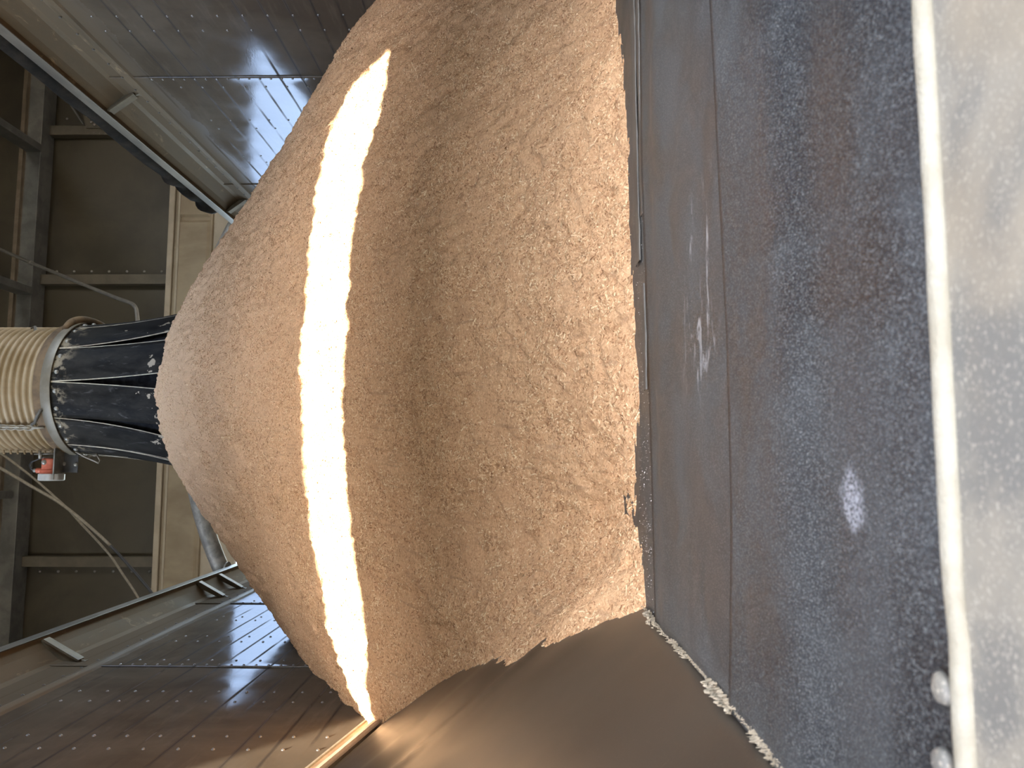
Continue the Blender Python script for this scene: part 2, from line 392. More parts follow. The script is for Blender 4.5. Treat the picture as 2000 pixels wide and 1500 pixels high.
for p in posts:
    x = fx(p); wdt = .125
    pb = MB(); pb.prism([(x-wdt/2, YW-.02), (x+wdt/2, YW-.02), (x+wdt/2, YW+.10), (x+wdt/2-.012, YW+.10), (x+wdt/2-.012, YW-.005), (x-wdt/2+.012, YW-.005), (x-wdt/2+.012, YW+.10), (x-wdt/2, YW+.10)], 'z', fz(327), ZB0)
    pb.build('post', m_post, wf, bevel=.004)
    if p == 546:
        xb = [(px, 530.5) for px in (111,145,179,213,248,282,316)]
    elif p == 1097:
        xb = [(px, 1116) for px in (47,78,114,149,185,221,257,292)]
    else: xb = [(93, 233), (131, 232)]
    fo = -1 if p == 1097 else 1
    for q in xb:
        c = at_y(q[0], q[1], YW+.085); link('bolt', bolt_me, wf, c, (math.pi/2, 0, 0))
    if p != 255:
        MB().box(x+(wdt/2 if fo > 0 else -wdt/2-.07), x+(wdt/2+.07 if fo > 0 else -wdt/2), YW+.085, YW+.10, fz(327), ZB0-.3).build('post_flange', m_shed, wf)
    else:
        for q in ((183,260),(195,260),(207,260)):
            link('bolt_hole', MB().lathe([(0,.004),(.012,.003),(.014,0)], (0,0), 8).mesh('bolt_hole', m_rivet_dark) if q[0] == 183 else D.meshes['bolt_hole'], wf, at_y(q[0], q[1], YW-.022), (math.pi/2,0,0))
# cross beam and the roof beams that meet it
YB = YW-.15
bm_ = struct(MB().prism([(YB-.02, fz(55,YB)), (YB, fz(55,YB)), (YB, fz(26,YB)), (YB-.02, fz(26,YB))], 'x', -3.4, 6.2).build('trim_1', m_beam, bevel=.004))
MB().box(-3.4, 6.2, YB-.02, YB+.24, fz(26,YB), fz(26,YB)+.018).build('beam_flange', m_beam_rust, bm_)
MB().box(-3.4, 6.2, YB-.0, YB+.24, fz(55,YB), fz(55,YB)+.018).build('beam_flange', m_beam, bm_)
MB().box(-3.4, 6.2, YB-.06, YB+.0, fz(24,YB), fz(16,YB)).build('beam_lip', m_beam_rust, bm_)
for i, py in enumerate((290, 568, 966)):
    c = at_y(40, py, YB-.03); zc = fz(43 if i < 2 else 30, YB)
    struct(MB().bar((c[0], YB-.03, zc+.0), (c[0], -.9, zc+.0), .09, .20).build('trim_%d' % (i+2), m_beam, bevel=.006))
# gusset plate and brace at the upper right post
a = at_y(158, 240, YW-.04); b = at_y(200, 212, YW-.04)
c0 = [at_y(*q, YW-.04) for q in ((160,212),(182,205),(206,222),(206,250),(168,250))]
MB().prism([(q[0], q[2]) for q in c0], 'y', YW-.045, YW-.03).build('gusset_plate', m_post, wf)
for q in ((170,226),(178,238),(186,222),(184,243)):
    link('bolt', bolt_me, wf, at_y(q[0], q[1], YW-.046), (math.pi/2,0,0))
q0, q1 = at_y(164, 244, YW-.06), at_y(112, 166, YW-.06)
MB().bar(q0, q1, .012, .05, (0,1,0)).build('brace', m_beam, wf)

# far door: tan pressed-sheet head over an open doorway
dr = struct(MB().box(-3.4, 6.2, YW-.06, YW+.10, fz(408), fz(331)).build('door_1', m_tan, bevel=.01))
MB().box(-3.4, 6.2, YW-.10, YW-.06, fz(334), fz(323)).build('head_lip', m_tan_lt, dr, bevel=.008)
zt, zb = fz(341), fz(404)
xs = [fx(p, YW) for p in (60, 428)]+[fx(434, YW), fx(1500, YW)]
for x1, x0 in ((xs[0], xs[1]), (xs[2], xs[3])):
    mb = MB(); d = .05
    o_ = [(x0, zb), (x1, zb), (x1, zt), (x0, zt)]; i_ = [(x0+.03, zb+.03), (x1-.03, zb+.03), (x1-.03, zt-.03), (x0+.03, zt-.03)]
    V = [(x, YW-.062, z) for x, z in o_]+[(x, YW-.085, z) for x, z in i_]
    mb.add(V, [(4,5,6,7)]+[(j, (j+1) % 4, (j+1) % 4+4, j+4) for j in range(4)])
    mb.build('pressed_panel', m_tan, dr)
MB().box(-3.4, 6.2, YW-.09, YW-.06, fz(345), fz(341)).build('head_rib', m_tan_lt, dr)
MB().box(-3.4, 6.2, YW-.02, YW+.06, fz(472), fz(408)).build('drop_panel', m_tan_lt, dr)
for x0, x1 in ((-3.4, -2.4), (4.6, 6.2)):
    MB().box(x0, x1, YW, YW+.1, GROUND, fz(408)).build('door_jamb', m_tan, dr)

# ------------------------------------------------------------------ trailer
tr = thing('hopper_trailer', (.49, 4.6, GROUND), 'open topped hopper trailer with riveted aluminium side walls holding the heap of shavings', 'trailer')
def panel(side, y0, y1, z0, z1, parent, mat):
    xw, sg = (XWR, 1) if side == 'r' else (XWL, -1)
    ny, nz = 72, 60; V = []
    for b in range(nz+1):
        for a in range(ny+1):
            y = y0+(y1+.035-y0)*a/ny; z = z0+(z1-z0)*b/nz
            dy = min(abs(((y-3.07) % .48)-.0), .48-((y-3.07) % .48))
            off = .0011*pnoise(Vector((y*3.1, z*2.2, sg*3)))+.0004*pnoise(Vector((y*9, z*7, sg)))
            off += .0009*math.exp(-(dy/.05)**2)*pnoise(Vector((y*2, z*9.5, 7)))
            lap = .0045*max(0, 1-(y-y0)/.05) if y-y0 < .05 else 0     # near edge lies over the panel before it
            V.append((xw-sg*(lap)+sg*off, y, z))
    mb = MB().add(V, [(b*(ny+1)+a, b*(ny+1)+a+1, (b+1)*(ny+1)+a+1, (b+1)*(ny+1)+a) for b in range(nz) for a in range(ny)])
    o = mb.build('side_panel', mat, parent, True)
    m = o.modifiers.new('thickness', 'SOLIDIFY'); m.thickness = .003; m.offset = 1 if side == 'x' else 0
    return o
PR = [.20, 2.08, 3.522, 4.957, 6.4, 7.7, 9.0]; PL = [.20, 1.89, 3.327, 4.772, 6.2, 7.6, 9.0]
pans = {'r': [], 'l': []}
for s, ed, mm in (('r', PR, m_alu_r), ('l', PL, m_alu_l)):
    for i in range(len(ed)-1): pans[s].append((ed[i], ed[i+1], panel(s, ed[i], ed[i+1], .36, 2.0, tr, mm)))
riv_me = MB().lathe([(0,.0046),(.0032,.0040),(.0052,.0020),(.0061,0)], (0,0), 9).mesh('rivet', m_rivet, True)
def pile_wall(y): return np.interp(y, [2.2,2.7,2.95,3.5,4.6,5.7,7], [.40,.50,.62,.93,1.53,2.0,2.2])
def rivets(side, cols):
    xw, sg = (XWR, 1) if side == 'r' else (XWL, -1)
    for y, pitch, zmax in cols:
        par = [p for p in pans[side] if p[0] <= y < p[1]][0][2]; off = .0045 if any(0 <= y-p[0] < .03 for p in pans[side]) else .0012
        kk = 0; z = 1.684+(0 if side == 'r' else .0)
        z = z if zmax is None else zmax
        while z > pile_wall(y)-.02 and z > .5:
            link('rivet', riv_me, par, (xw-sg*off, y, z), (0, -sg*math.pi/2, 0)); z -= pitch
ROWR, ROWL = 1.684, 1.66
rivets('r', [(3.02,.105,1.789),(3.13,.105,1.789),(3.545,.0525,1.789),(3.63,.105,1.684),(4.0,.105,1.684),(4.105,.105,1.684),(4.49,.105,1.684),(4.59,.105,1.684),(4.98,.0525,1.73),(5.06,.105,1.684)])
rivets('l', [(2.40,.105,1.66),(2.51,.105,1.66),(2.86,.105,1.66),(2.98,.105,1.66),(3.352,.0525,1.70),(3.44,.105,1.66),(3.79,.105,1.66),(3.90,.105,1.66),(4.29,.105,1.66),(4.386,.105,1.66),(4.797,.0525,1.70),(4.88,.105,1.66)])

# top rails
for s, xf, xw, sg, lip in (('r', XFR, XWR, 1, LIPR), ('l', XFL, XWL, -1, LIPL)):
    P = [(xf, ZF0), (xf, ZF1), (xw+sg*.06, ZF1), (xw+sg*.06, lip-.02), (xw+sg*.006, lip-.02), (xw-sg*.010, lip), (xw-sg*.013, lip+.02), (xw-sg*.009, lip+.042),
         (xw+sg*.000, lip+.052), (xw+sg*.004, lip+.085), (xw+sg*.008, ZF0-.135), (xw-sg*.010, ZF0-.085), (xf+sg*.045, ZF0-.028), (xf+sg*.02, ZF0-.004)]
    rl = MB().extrude_y(P, T0, T1, 1).build('top_rail', m_rail, tr, bevel=.003)
    MB().box(xf-sg*.004, xf+sg*.002, T0, T1, ZF0-.002, ZF1+.002).build('flange_edge', m_flange, rl, bevel=.002)
    MB().box(xf, xw+sg*.06, T0, T1, ZF1, ZF1+.003).build('flange_top', m_flange, rl)
    lr_me = MB().lathe([(0,.004),(.005,.003),(.0065,0)], (0,0), 8).mesh('rail_rivet', m_rivet_dark, True)
    y = 2.75
    while y < 5.4:
        link('rail_rivet', lr_me, rl, (xw-sg*.0165, y, lip+.034), (0, -sg*math.pi/2, 0))
        y += .125
    for gy in ((3.70, 5.27) if s == 'r' else (3.42, 5.03, 5.36)):
        hole = gy > 4; zb_ = 1.925 if s == 'r' else 1.885
        A = (xf+sg*.012, ZF0); B = (xw+sg*.012, ZF0); C = (xw+sg*.012, zb_); E = (xw-sg*.004, zb_); G = (xw-sg*.008, zb_+.022); F_ = (xf+sg*.006, ZF0-.02)
        out = [A, B, C, E, G, F_]
        mb = MB()
        if hole:
            cx, cz = xw-sg*.012, ZF0-.075
            inn = [(xf+sg*.055, ZF0-.025), (xw+sg*.002, ZF0-.025), (xw+sg*.006, zb_+.06), (xw+sg*.004, zb_+.052), (xw+sg*.000, zb_+.060), (xf+sg*.05, ZF0-.033)]
            for t in (gy-.006, gy+.006):
                pass
            V = [(p[0], t, p[1]) for t in (gy-.006, gy+.006) for p in out+inn]; F = []
            for j in range(6):
                k2 = (j+1) % 6
                F += [(j, k2, 6+k2, 6+j), (12+j, 18+j, 18+k2, 12+k2), (j, 12+j, 12+k2, k2), (6+j, 6+k2, 18+k2, 18+j)]
            mb.add(V, F)
        else: mb.prism(out, 'y', gy-.006, gy+.006)
        g = mb.build('gusset', m_gusset, rl)
        MB().bar((F_[0], gy, F_[1]), (G[0], gy, G[1]), .046, .008, (sg, 0, .6)).build('gusset_edge', m_gusset, g)
        MB().bar((E[0]+sg*.0, gy, E[1]), (E[0]+sg*.05, gy, E[1]-.0), .03, .006).build('gusset_foot', m_gusset, g)

# side slope sheets with the riveted ledge above them
VX, VZ = -.235, ZS
def ztop(y): return .458+.209*(2.563-min(max(y, 1.2), 3.2))
mb = MB(); ny, nu = 200, 40; V = []
for a in range(ny+1):
    y = .20+(3.0-.20)*a/ny
    for b in range(nu+1):
        u = b/nu; x = VX+(XWL+.03-VX)*u; z = VZ-.013+(ztop(y)-.012-VZ+.013)*u
        d = y-(1.72-.725*u)            # a crease runs down the sheet towards the corner of the heap
        ed = min(1, u/.12)*min(1, (1-u)/.12)
        nrm = -.004+ed*(.0055*math.exp(-(d/.030)**2)-.006*math.exp(-((d-.10)/.055)**2)+.005*math.exp(-((d-.26)/.08)**2)+.006*math.exp(-((d+.22)/.12)**2)+.003*pnoise(Vector((y*1.6, u*3, 2))))
        V.append((x+nrm*.7, y, z+nrm*.7))
mb.add(V, [(a*(nu+1)+b, a*(nu+1)+b+1, (a+1)*(nu+1)+b+1, (a+1)*(nu+1)+b) for a in range(ny) for b in range(nu)])
mb.build('side_slope_sheet', m_slope, tr, True, solid=-.005)
ny, nu = 30, 10
mb = MB(); V = []
for a in range(ny+1):
    y = .20+(3.4-.20)*a/ny
    for b in range(nu+1):
        u = b/nu; V.append((1.27+(XWR-.03-1.27)*u, y, VZ-.02+(ztop(y)-.012-VZ+.02)*u))
mb.add(V, [(a*(nu+1)+b, a*(nu+1)+b+1, (a+1)*(nu+1)+b+1, (a+1)*(nu+1)+b) for a in range(ny) for b in range(nu)])
mb.build('side_slope_sheet', m_slope, tr, True, solid=-.005)
for s, xw, sg in (('l', XWL, -1), ('r', XWR, 1)):
    def ribbon(name, prof, mat, smooth=False):
        mb = MB(); V = []; m = len(prof); n_ = 24
        for a in range(n_+1):
            y = .21+(3.3-.21)*a/n_; z = ztop(y)
            V += [(xw-sg*p[0], y, z+p[1]) for p in prof]
        F = [(a*m+j, a*m+(j+1) % m, (a+1)*m+(j+1) % m, (a+1)*m+j) for a in range(n_) for j in range(m)]+[tuple(range(m)), tuple(n_*m+j for j in range(m))]
        return mb.add(V, F).build(name, mat, tr, smooth)
    led = ribbon('ledge_angle', [(-.002,.075),(.006,.075),(.008,.010),(.052,.0),(.052,-.010),(.004,-.012)], m_ledge)
    ribbon('ledge_edge', [(.006,.072),(.012,.072),(.012,.079),(-.002,.080)], m_bead)
    ribbon('ledge_trim', [(.052,-.016),(.066,-.030),(.062,-.036),(.048,-.022)], m_ledge)
    ribbon('ledge_trim', [(.074,-.050),(.081,-.058),(.077,-.062),(.070,-.055)], m_ledge)
    yy = 1.95
    while yy < 2.62:
        link('rivet', riv_me, led, (xw-sg*.0075, yy, ztop(yy)+.042), (0, -sg*math.pi/2, 0)); yy += .058

# end slope sheet (steel under the rubber), end wall with its hatch, its unseen top edge shaped to shade below the sun band
MB().box(-.33, 1.30, .37, 1.9, ZS-.03, ZS-.014).build('end_slope_sheet', m_liner_old, tr)
cap = [(-.99,1.55),(-.55,1.62),(-.515,1.705),(-.477,1.81),(-.455,1.87),(-.440,1.975),(-.378,1.944),(-.306,1.893),(-.181,1.855),(-.032,1.879),(.118,1.896),(.266,1.898),(.414,1.891),(.636,1.872),(.787,1.861),
       (.944,1.858),(1.11,1.858),(1.274,1.83),(1.358,1.818),(1.414,1.805),(1.491,1.80),(1.578,1.816),(1.66,1.843),(1.74,1.90),(1.82,1.93),(1.97,1.93)]
HX0, HX1, HZ0, HZ1 = -.72, 1.66, ZS-.02, 1.0
ew = MB()
k = len(cap); V = [(x, yy, z) for yy in (.17, .20) for x, z in cap]+[(x, yy, HZ1) for yy in (.17, .20) for x, z in cap]; F = []
for i in range(k-1):
    F += [(i, i+1, 2*k+i+1, 2*k+i), (k+i, 3*k+i, 3*k+i+1, k+i+1), (i, k+i, k+i+1, i+1), (2*k+i, 2*k+i+1, 3*k+i+1, 3*k+i)]
ew.add(V, F)
ew.box(-.99, HX0, .17, .20, -1.1, HZ1); ew.box(HX1, 1.97, .17, .20, -1.1, HZ1); ew.box(HX0, HX1, .17, .20, -1.1, HZ0)
ew.build('end_wall', m_white, tr)
# sill of the hatch
sl = MB(); nx = 60; V = []
P = [(.10, ZS-.06), (.10, ZS-.012), (.20, ZS-.002), (.357, ZS+.0012), (.361, ZS-.03)]
m_ = len(P)
xs_ = np.linspace(HX0, HX1, nx+1)
def rimy(x): return .3695+.006*pnoise(Vector((x*4, 2, 0)))-.0  # inner edge of the sill
for x in xs_: V += [(x, y if y < .3 else y+rimy(x)-.3695, z) for y, z in P]
F = [(a*m_+j, (a+1)*m_+j, (a+1)*m_+(j+1) % m_, a*m_+(j+1) % m_) for a in range(nx) for j in range(m_)]
sl.add(V, F).build('hatch_sill', m_ledge_near, tr)
pts = [(x, rimy(x)-.0055-(.0028 if x < -.06 else 0), ZS+.0008) for x in np.linspace(HX0, HX1, 120)]
MB().tube(pts, [.0062+.0008*pnoise(Vector((x*22, 0, 5))) for x, _, _ in pts], 14).build('sill_bead', m_bead, tr, True)
for (px, py) in ((1846, 1345), (1845, 1490)):
    c = at_z(px, py, ZS+.001); mb = MB()
    t = np.linspace(0, 2*math.pi, 18, endpoint=False)
    rr = [.0062*(1+.18*pnoise(Vector((math.cos(a), math.sin(a), py)))) for a in t]
    for zz, sc in ((0,1),(.003,.85),(.0045,.45)): mb.v += [(c[0]+r*sc*1.25*math.cos(a), c[1]+r*sc*1.3*math.sin(a), c[2]+zz) for a, r in zip(t, rr)]
    for L in range(2): mb.f += [(L*18+j, L*18+(j+1) % 18, (L+1)*18+(j+1) % 18, (L+1)*18+j) for j in range(18)]
    mb.f.append(tuple(36+j for j in range(18))); mb.f.append(tuple(range(17, -1, -1)))
    mb.build('weld_tab', m_ledge_near, tr, True)
# far end wall, tarp bow, undercarriage
MB().box(-.92, 1.9, T1, T1+.03, -1.1, 2.1).build('far_end_wall', m_white, tr)
bow = [(x, 5.7, 2.475-.285*abs((x-.5)/1.27)**2.2-(.0)) for x in np.linspace(-.79, 1.79, 40)]
bp = MB().tube(bow, .058, 20).build('tarp_bow', m_pipe, tr, True)
for sx, x in ((-1, -.80), (1, 1.80)):
    MB().lathe([(0,2.138),(.078,2.138),(.078,2.150),(.062,2.156),(.060,2.20)], (x, 5.7), 24).build('bow_socket', m_pipe, bp, True, angle=40)
for x in (-.7, 1.68):
    for y in (1.2, 8.0):
        MB().box(x-.06, x+.06, y-.06, y+.06, GROUND, -.9).box(x-.14, x+.14, y-.14, y+.14, GROUND, GROUND+.03).build('support_leg', m_beam, tr)
MB().box(-.92, 1.9, .3, 9, -1.0, -.9).build('chassis_deck', m_beam, tr)

# ------------------------------------------------------------------ rubber liner over the end slope
ln = thing('rubber_liner', (.5, 1.0, ZS-.014), 'black rubber liner in overlapping sheets powdered with pale dust in front of the heap', 'liner')
def seam(x): return .757+.10*max(0, (x-.12))**1.2+.15*max(0, (-.05-x))
def seam2(x): return 1.225+.04*x+.02*math.sin(3*x)
def sheet(name, f0, f1, zoff, mat, lift0=0, lift1=0, nx=110, ny=40):
    mb = MB(); V = []
    for a in range(nx+1):
        x = -.243+(1.30+.243)*a/nx
        for b in range(ny+1):
            t = b/ny; y = f0(x)+(f1(x)-f0(x))*t
            z = ZS-.010+zoff
            z += .0040*math.exp(-((y-.60-.03*x)/.055)**2)-.006*math.exp(-((y-.535-.02*x)/.05)**2)+.0028*pnoise(Vector((x*3.0, y*4, 1)))
            z += .006*math.exp(-((y-1.13)/.05)**2)
            z += lift1*max(0, 1-(f1(x)-y)/.05)**2+lift0*max(0, 1-(y-f0(x))/.05)**2
            V.append((x+(0), y, z))
    mb.add(V, [(a*(ny+1)+b, (a+1)*(ny+1)+b, (a+1)*(ny+1)+b+1, a*(ny+1)+b+1) for a in range(nx) for b in range(ny)])
    return mb.build(name, mat, ln, True, solid=-.0022)
sheet('liner_sheet', lambda x: rimy(x)-.01, lambda x: seam(x)+.006, .0042, m_liner, 0, .0012)
sheet('liner_sheet', lambda x: seam(x)-.05, lambda x: seam2(x), .0010, m_liner, 0, .0045)
sheet('liner_sheet', lambda x: seam2(x)-.06, lambda x: 1.75+0*x, -.001, m_liner, 0, 0)
# peeling grey strips along the foot of the heap
def wobble(x, s): return .010*pnoise(Vector((x*7, s, 0)))+.004*pnoise(Vector((x*31, s, 3)))
for (y0, y1, x0, x1, s) in ((1.262, 1.285, .12, .30, 1.0), (1.255, 1.276, .42, .88, 2.0), (1.30, 1.345, .35, .92, 3.0)):
    mb = MB(); V = []; n_ = 60
    for a in range(n_+1):
        x = x0+(x1-x0)*a/n_; yl = y0+.05*x+wobble(x, s); yh = y1+.05*x+wobble(x, s+9); yh = max(yh, yl+.004)
        V += [(x, yl, ZS-.006), (x, yl+.001, ZS-.0035), (x, yh, ZS-.0035), (x, yh+.001, ZS-.006)]
    mb.add(V, [(a*4+j, (a+1)*4+j, (a+1)*4+j+1, a*4+j+1) for a in range(n_) for j in range(3)])
    mb.build('peeling_strip', m_liner_old, ln)

# ------------------------------------------------------------------ the heap
K = np.array([0,.45,.9,1.4,1.9,2.5,3.2,4.2]); ZK = np.array([2.057,1.838,1.488,1.054,.667,.09,-.395,-1.024]); XC, YC, TX = .376, 4.297, .033
def radial(r):
    m = np.gradient(ZK, K); m[0] = -.15
    i = np.clip(np.searchsorted(K, r)-1, 0, len(K)-2); h = K[i+1]-K[i]; t = np.clip((r-K[i])/h, 0, 1)
    return (2*t**3-3*t**2+1)*ZK[i]+(t**3-2*t**2+t)*h*m[i]+(-2*t**3+3*t**2)*ZK[i+1]+(t**3-t**2)*h*m[i+1]
def cone(x, y):
    r = np.sqrt((x-XC)**2+(y-YC)**2); r = np.minimum(r, 4.19)
    return radial(r)+TX*(x-.5)*np.clip(1-r/4, 0, 1)
CP = [at_x(*p, XWR) for p in ((735,0),(690,70))]
CP += [at_x(*p, XWL) for p in ((610,1309),(630,1327),(660,1352),(695,1390),(715,1408))]+[at_x(738, 1434, XWL)]
CP += [at_z(*p, ZS-.012) for p in ((1205,0),(1215,60),(1222,130),(1235,400),(1242,600),(1250,750),(1250,900),(1243,1050),(1220,1145))]
# left edge of the heap where it lies on the side slope
def on_slope(px, py):
    r = ray(px, py); n = np.array([1.06, 0, 1.0]); d = 1.06*VX+VZ; return r*(d/(n@r))+np.array([0, 0, .085])
CP += [on_slope(*p) for p in ((830,1380),(900,1325),(960,1290),(1030,1258),(1100,1230),(1170,1190))]
CP = np.array(CP)
AN = np.array([(x, y) for y in (2.35, 2.8, 3.3) for x in (-.35, .15, .65, 1.15)]+[(.9, 1.0), (.3, .9), (-.2, 1.0)])
AP = np.vstack([CP[:, :2], AN]); AR = np.r_[CP[:,2]-cone(CP[:,0], CP[:,1]), np.zeros(len(AN))]
phi = lambda d2: np.sqrt(d2+.12**2)
G = phi((AP[:,None,0]-AP[None,:,0])**2+(AP[:,None,1]-AP[None,:,1])**2)
WR = np.linalg.solve(G-.02*np.eye(len(AP)), AR)
def lattice(x, y, f, seed):
    rs = np.random.default_rng(seed); T = rs.random((256, 256))
    X, Y = x*f, y*f; i, j = np.floor(X).astype(int), np.floor(Y).astype(int); u, v = X-i, Y-j; u = u*u*(3-2*u); v = v*v*(3-2*v)
    g = lambda a, b: T[a % 256, b % 256]
    return (g(i,j)*(1-u)+g(i+1,j)*u)*(1-v)+(g(i,j+1)*(1-u)+g(i+1,j+1)*u)*v-.5
def heap(x, y, detail=True):
    z = cone(x, y)
    fade = np.clip((3.9-y)/.7, 0, 1); cr = 0
    for p, w_ in zip(AP, WR): cr = cr+w_*phi((x-p[0])**2+(y-p[1])**2)
    z = z+cr*fade
    if detail:
        fd = np.clip((y-1.25)/.7, .25, 1)
        z = z+fd*(.022*lattice(x*.8, y, 2.6, 1)+.018*lattice(x*.75+.3, y, 7, 2))+.016*lattice(x*.7, y+.2, 19, 3)+.017*lattice(x*.8+y*.3, y-x*.3, 46, 4)+.014*lattice(x*.8-y*.4, y+x*.4, 88, 5)-.012*np.clip(lattice(x*.9+y*.2, y*1.1, 62, 8)-.12, 0, .3)/.2*(lattice(x, y, 9, 9)+.6)
    return z
ys = [1.18]
while ys[-1] < 7.6: ys.append(ys[-1]+(.0065+.0045*max(0, ys[-1]-1.6) if ys[-1] < 4.8 else .05))
ys = np.array(ys); xs2 = np.linspace(XWL+.002, XWR-.002, 330)
GX, GY = np.meshgrid(xs2, ys); GZ = heap(GX, GY)
ztl = .46+.05-1.06*0
nX, nY = len(xs2), len(ys)
V = np.stack([GX, GY, GZ], -1).reshape(-1, 3)
idx = np.arange(nX*nY).reshape(nY, nX)
Fq = np.stack([idx[:-1,:-1], idx[:-1,1:], idx[1:,1:], idx[1:,:-1]], -1).reshape(-1, 4)
zf = V[Fq].mean(1)
floorz = np.maximum(ZS, np.where(zf[:,0] < VX, VZ+1.06*(VX-zf[:,0]), ZS))
floorz = np.where(zf[:,0] > 1.29, np.maximum(ZS, ZS+1.06*(zf[:,0]-1.29)), floorz)
Fq = Fq[(zf[:,2] > np.where(zf[:,1] < 2.6, floorz-.06, -.85))]
me = D.meshes.new('shavings_heap'); me.from_pydata(V.tolist(), [], Fq.tolist()); me.update(); me.materials.append(m_pile); me.materials.append(m_chip); me.shade_smooth()
dens = np.where(GY < 2.3, 1.0, np.where(GY < 3.4, .62, .22)).astype(np.float32).reshape(-1)
clump = np.clip(.62+1.5*lattice(GX, GY, 40, 11)+1.1*lattice(GX, GY, 11, 12), .12, 1.3).astype(np.float32).reshape(-1)
dens = dens*clump
at = me.attributes.new('chip_density', 'FLOAT', 'POINT'); at.data.foreach_set('value', dens)
hp = link('shavings_heap', me)
tag(hp, 'tall heap of tan wood shavings filling the trailer, crossed by a bright band of sunlight', 'shavings', kind='stuff')
# loose chips lying on the heap
ng = D.node_groups.new('loose chips', 'GeometryNodeTree')
ng.interface.new_socket('Geometry', in_out='INPUT', socket_type='NodeSocketGeometry'); ng.interface.new_socket('Geometry', in_out='OUTPUT', socket_type='NodeSocketGeometry')
N = lambda t: ng.nodes.new(t); L = ng.links.new
gi, go = N('NodeGroupInput'), N('NodeGroupOutput')
join = N('GeometryNodeJoinGeometry'); L(gi.outputs[0], join.inputs[0])
na = N('GeometryNodeInputNamedAttribute'); na.data_type = 'FLOAT'; na.inputs['Name'].default_value = 'chip_density'
for dmax, dims, seed, smin in ((34000, (.0062,.0017,.0006), 1, .5), (5200, (.0125,.0024,.0007), 2, .6), (16000, (.0034,.0026,.0010), 3, .5)):
    mu = N('ShaderNodeMath'); mu.operation = 'MULTIPLY'; L(na.outputs['Attribute'], mu.inputs[0]); mu.inputs[1].default_value = dmax
    dp = N('GeometryNodeDistributePointsOnFaces'); L(gi.outputs[0], dp.inputs['Mesh']); L(mu.outputs[0], dp.inputs['Density']); dp.inputs['Seed'].default_value = seed
    cu = N('GeometryNodeMeshCube'); cu.inputs['Size'].default_value = dims
    sm = N('GeometryNodeSetMaterial'); L(cu.outputs['Mesh'], sm.inputs['Geometry']); sm.inputs['Material'].default_value = m_chip
    ip = N('GeometryNodeInstanceOnPoints'); L(dp.outputs['Points'], ip.inputs['Points']); L(sm.outputs[0], ip.inputs['Instance'])
    rv = N('FunctionNodeRandomValue'); rv.data_type = 'FLOAT_VECTOR'; rv.inputs[0].default_value = (-.55,-.55,-3.14); rv.inputs[1].default_value = (.55,.55,3.14); rv.inputs['Seed'].default_value = seed
    rr_ = N('FunctionNodeRotateRotation'); rr_.rotation_space = 'LOCAL'; L(dp.outputs['Rotation'], rr_.inputs[0]); L(rv.outputs[0], rr_.inputs[1]); L(rr_.outputs[0], ip.inputs['Rotation'])
    rs_ = N('FunctionNodeRandomValue'); rs_.data_type = 'FLOAT'; rs_.inputs[2].default_value = smin; rs_.inputs[3].default_value = 1.5; rs_.inputs['Seed'].default_value = seed+10
    L(rs_.outputs[1], ip.inputs['Scale'])
    sa = N('GeometryNodeStoreNamedAttribute'); sa.data_type = 'FLOAT'; sa.domain = 'INSTANCE'; sa.inputs['Name'].default_value = 'tone'
    rt = N('FunctionNodeRandomValue'); rt.data_type = 'FLOAT'; rt.inputs['Seed'].default_value = seed+20
    L(ip.outputs[0], sa.inputs['Geometry']); L(rt.outputs[1], sa.inputs['Value']); L(sa.outputs[0], join.inputs[0])
L(join.outputs[0], go.inputs[0])
md = hp.modifiers.new('loose chips', 'NODES'); md.node_group = ng

# ------------------------------------------------------------------ loading spout
SX, SY = .402, YC
ZR = 2.432                                   # bottom of the clamp ring
spt = thing('loading_spout', (SX, SY, 1.75), 'ribbed loading hose with a black rubber strip skirt hanging over the top of the heap', 'spout')
prof = []; z = ZR+.095
while z < 7.6:
    for q, r in ((0,.330),(.005,.343),(.0115,.351),(.0195,.352),(.027,.347),(.032,.336)): prof.append((r, z+q))
    z += .0365
MB().lathe(prof, (SX, SY), 72).build('ribbed_hose', m_hose, spt, True)
ring = MB().lathe([(.331,ZR+.05),(.366,ZR+.05),(.368,ZR+.090),(.362,ZR+.094),(.342,ZR+.098),(.340,ZR+.065)], (SX, SY), 72).build('mounting_ring', m_ring, spt, True, angle=35)
MB().lathe([(.357,ZR),(.376,ZR-.003),(.379,ZR+.007),(.377,ZR+.036),(.368,ZR+.052),(.353,ZR+.052),(.353,ZR)], (SX, SY), 72).build('clamp_ring', m_ring_lt, spt, True, angle=35)
# a bent-up rim of the ring on the right side
pts = []
for t in np.linspace(0, 1, 14):
    a = math.radians(-34+44*t); pts.append((SX+(.374+.012*math.sin(math.pi*t))*math.cos(a), SY+.364*math.sin(a)-.012, ZR+.030+.026*math.sin(math.pi*min(1, t*1.1))-.062*t))
MB().tube(pts, [.017+.009*math.sin(math.pi*t) for t in np.linspace(0, 1, 14)], 12).build('bent_rim', m_ring, ring, True)
def skr(t): return .360+.113*t**1.7
def skz(t, zb): return (ZR+.015)-(ZR+.015-zb)*t
MB().lathe([(skr(t)-.018-.010*t, skz(t, 1.70)) for t in np.linspace(0, 1, 12)], (SX, SY), 60).build('inner_skirt', m_inner, spt, True, solid=.005)
bolt2 = MB().lathe([(0,.009),(.006,.008),(.0100,.005),(.0115,0)], (0,0), 12).mesh('strip_bolt', m_bolt, True)
HW = .0928
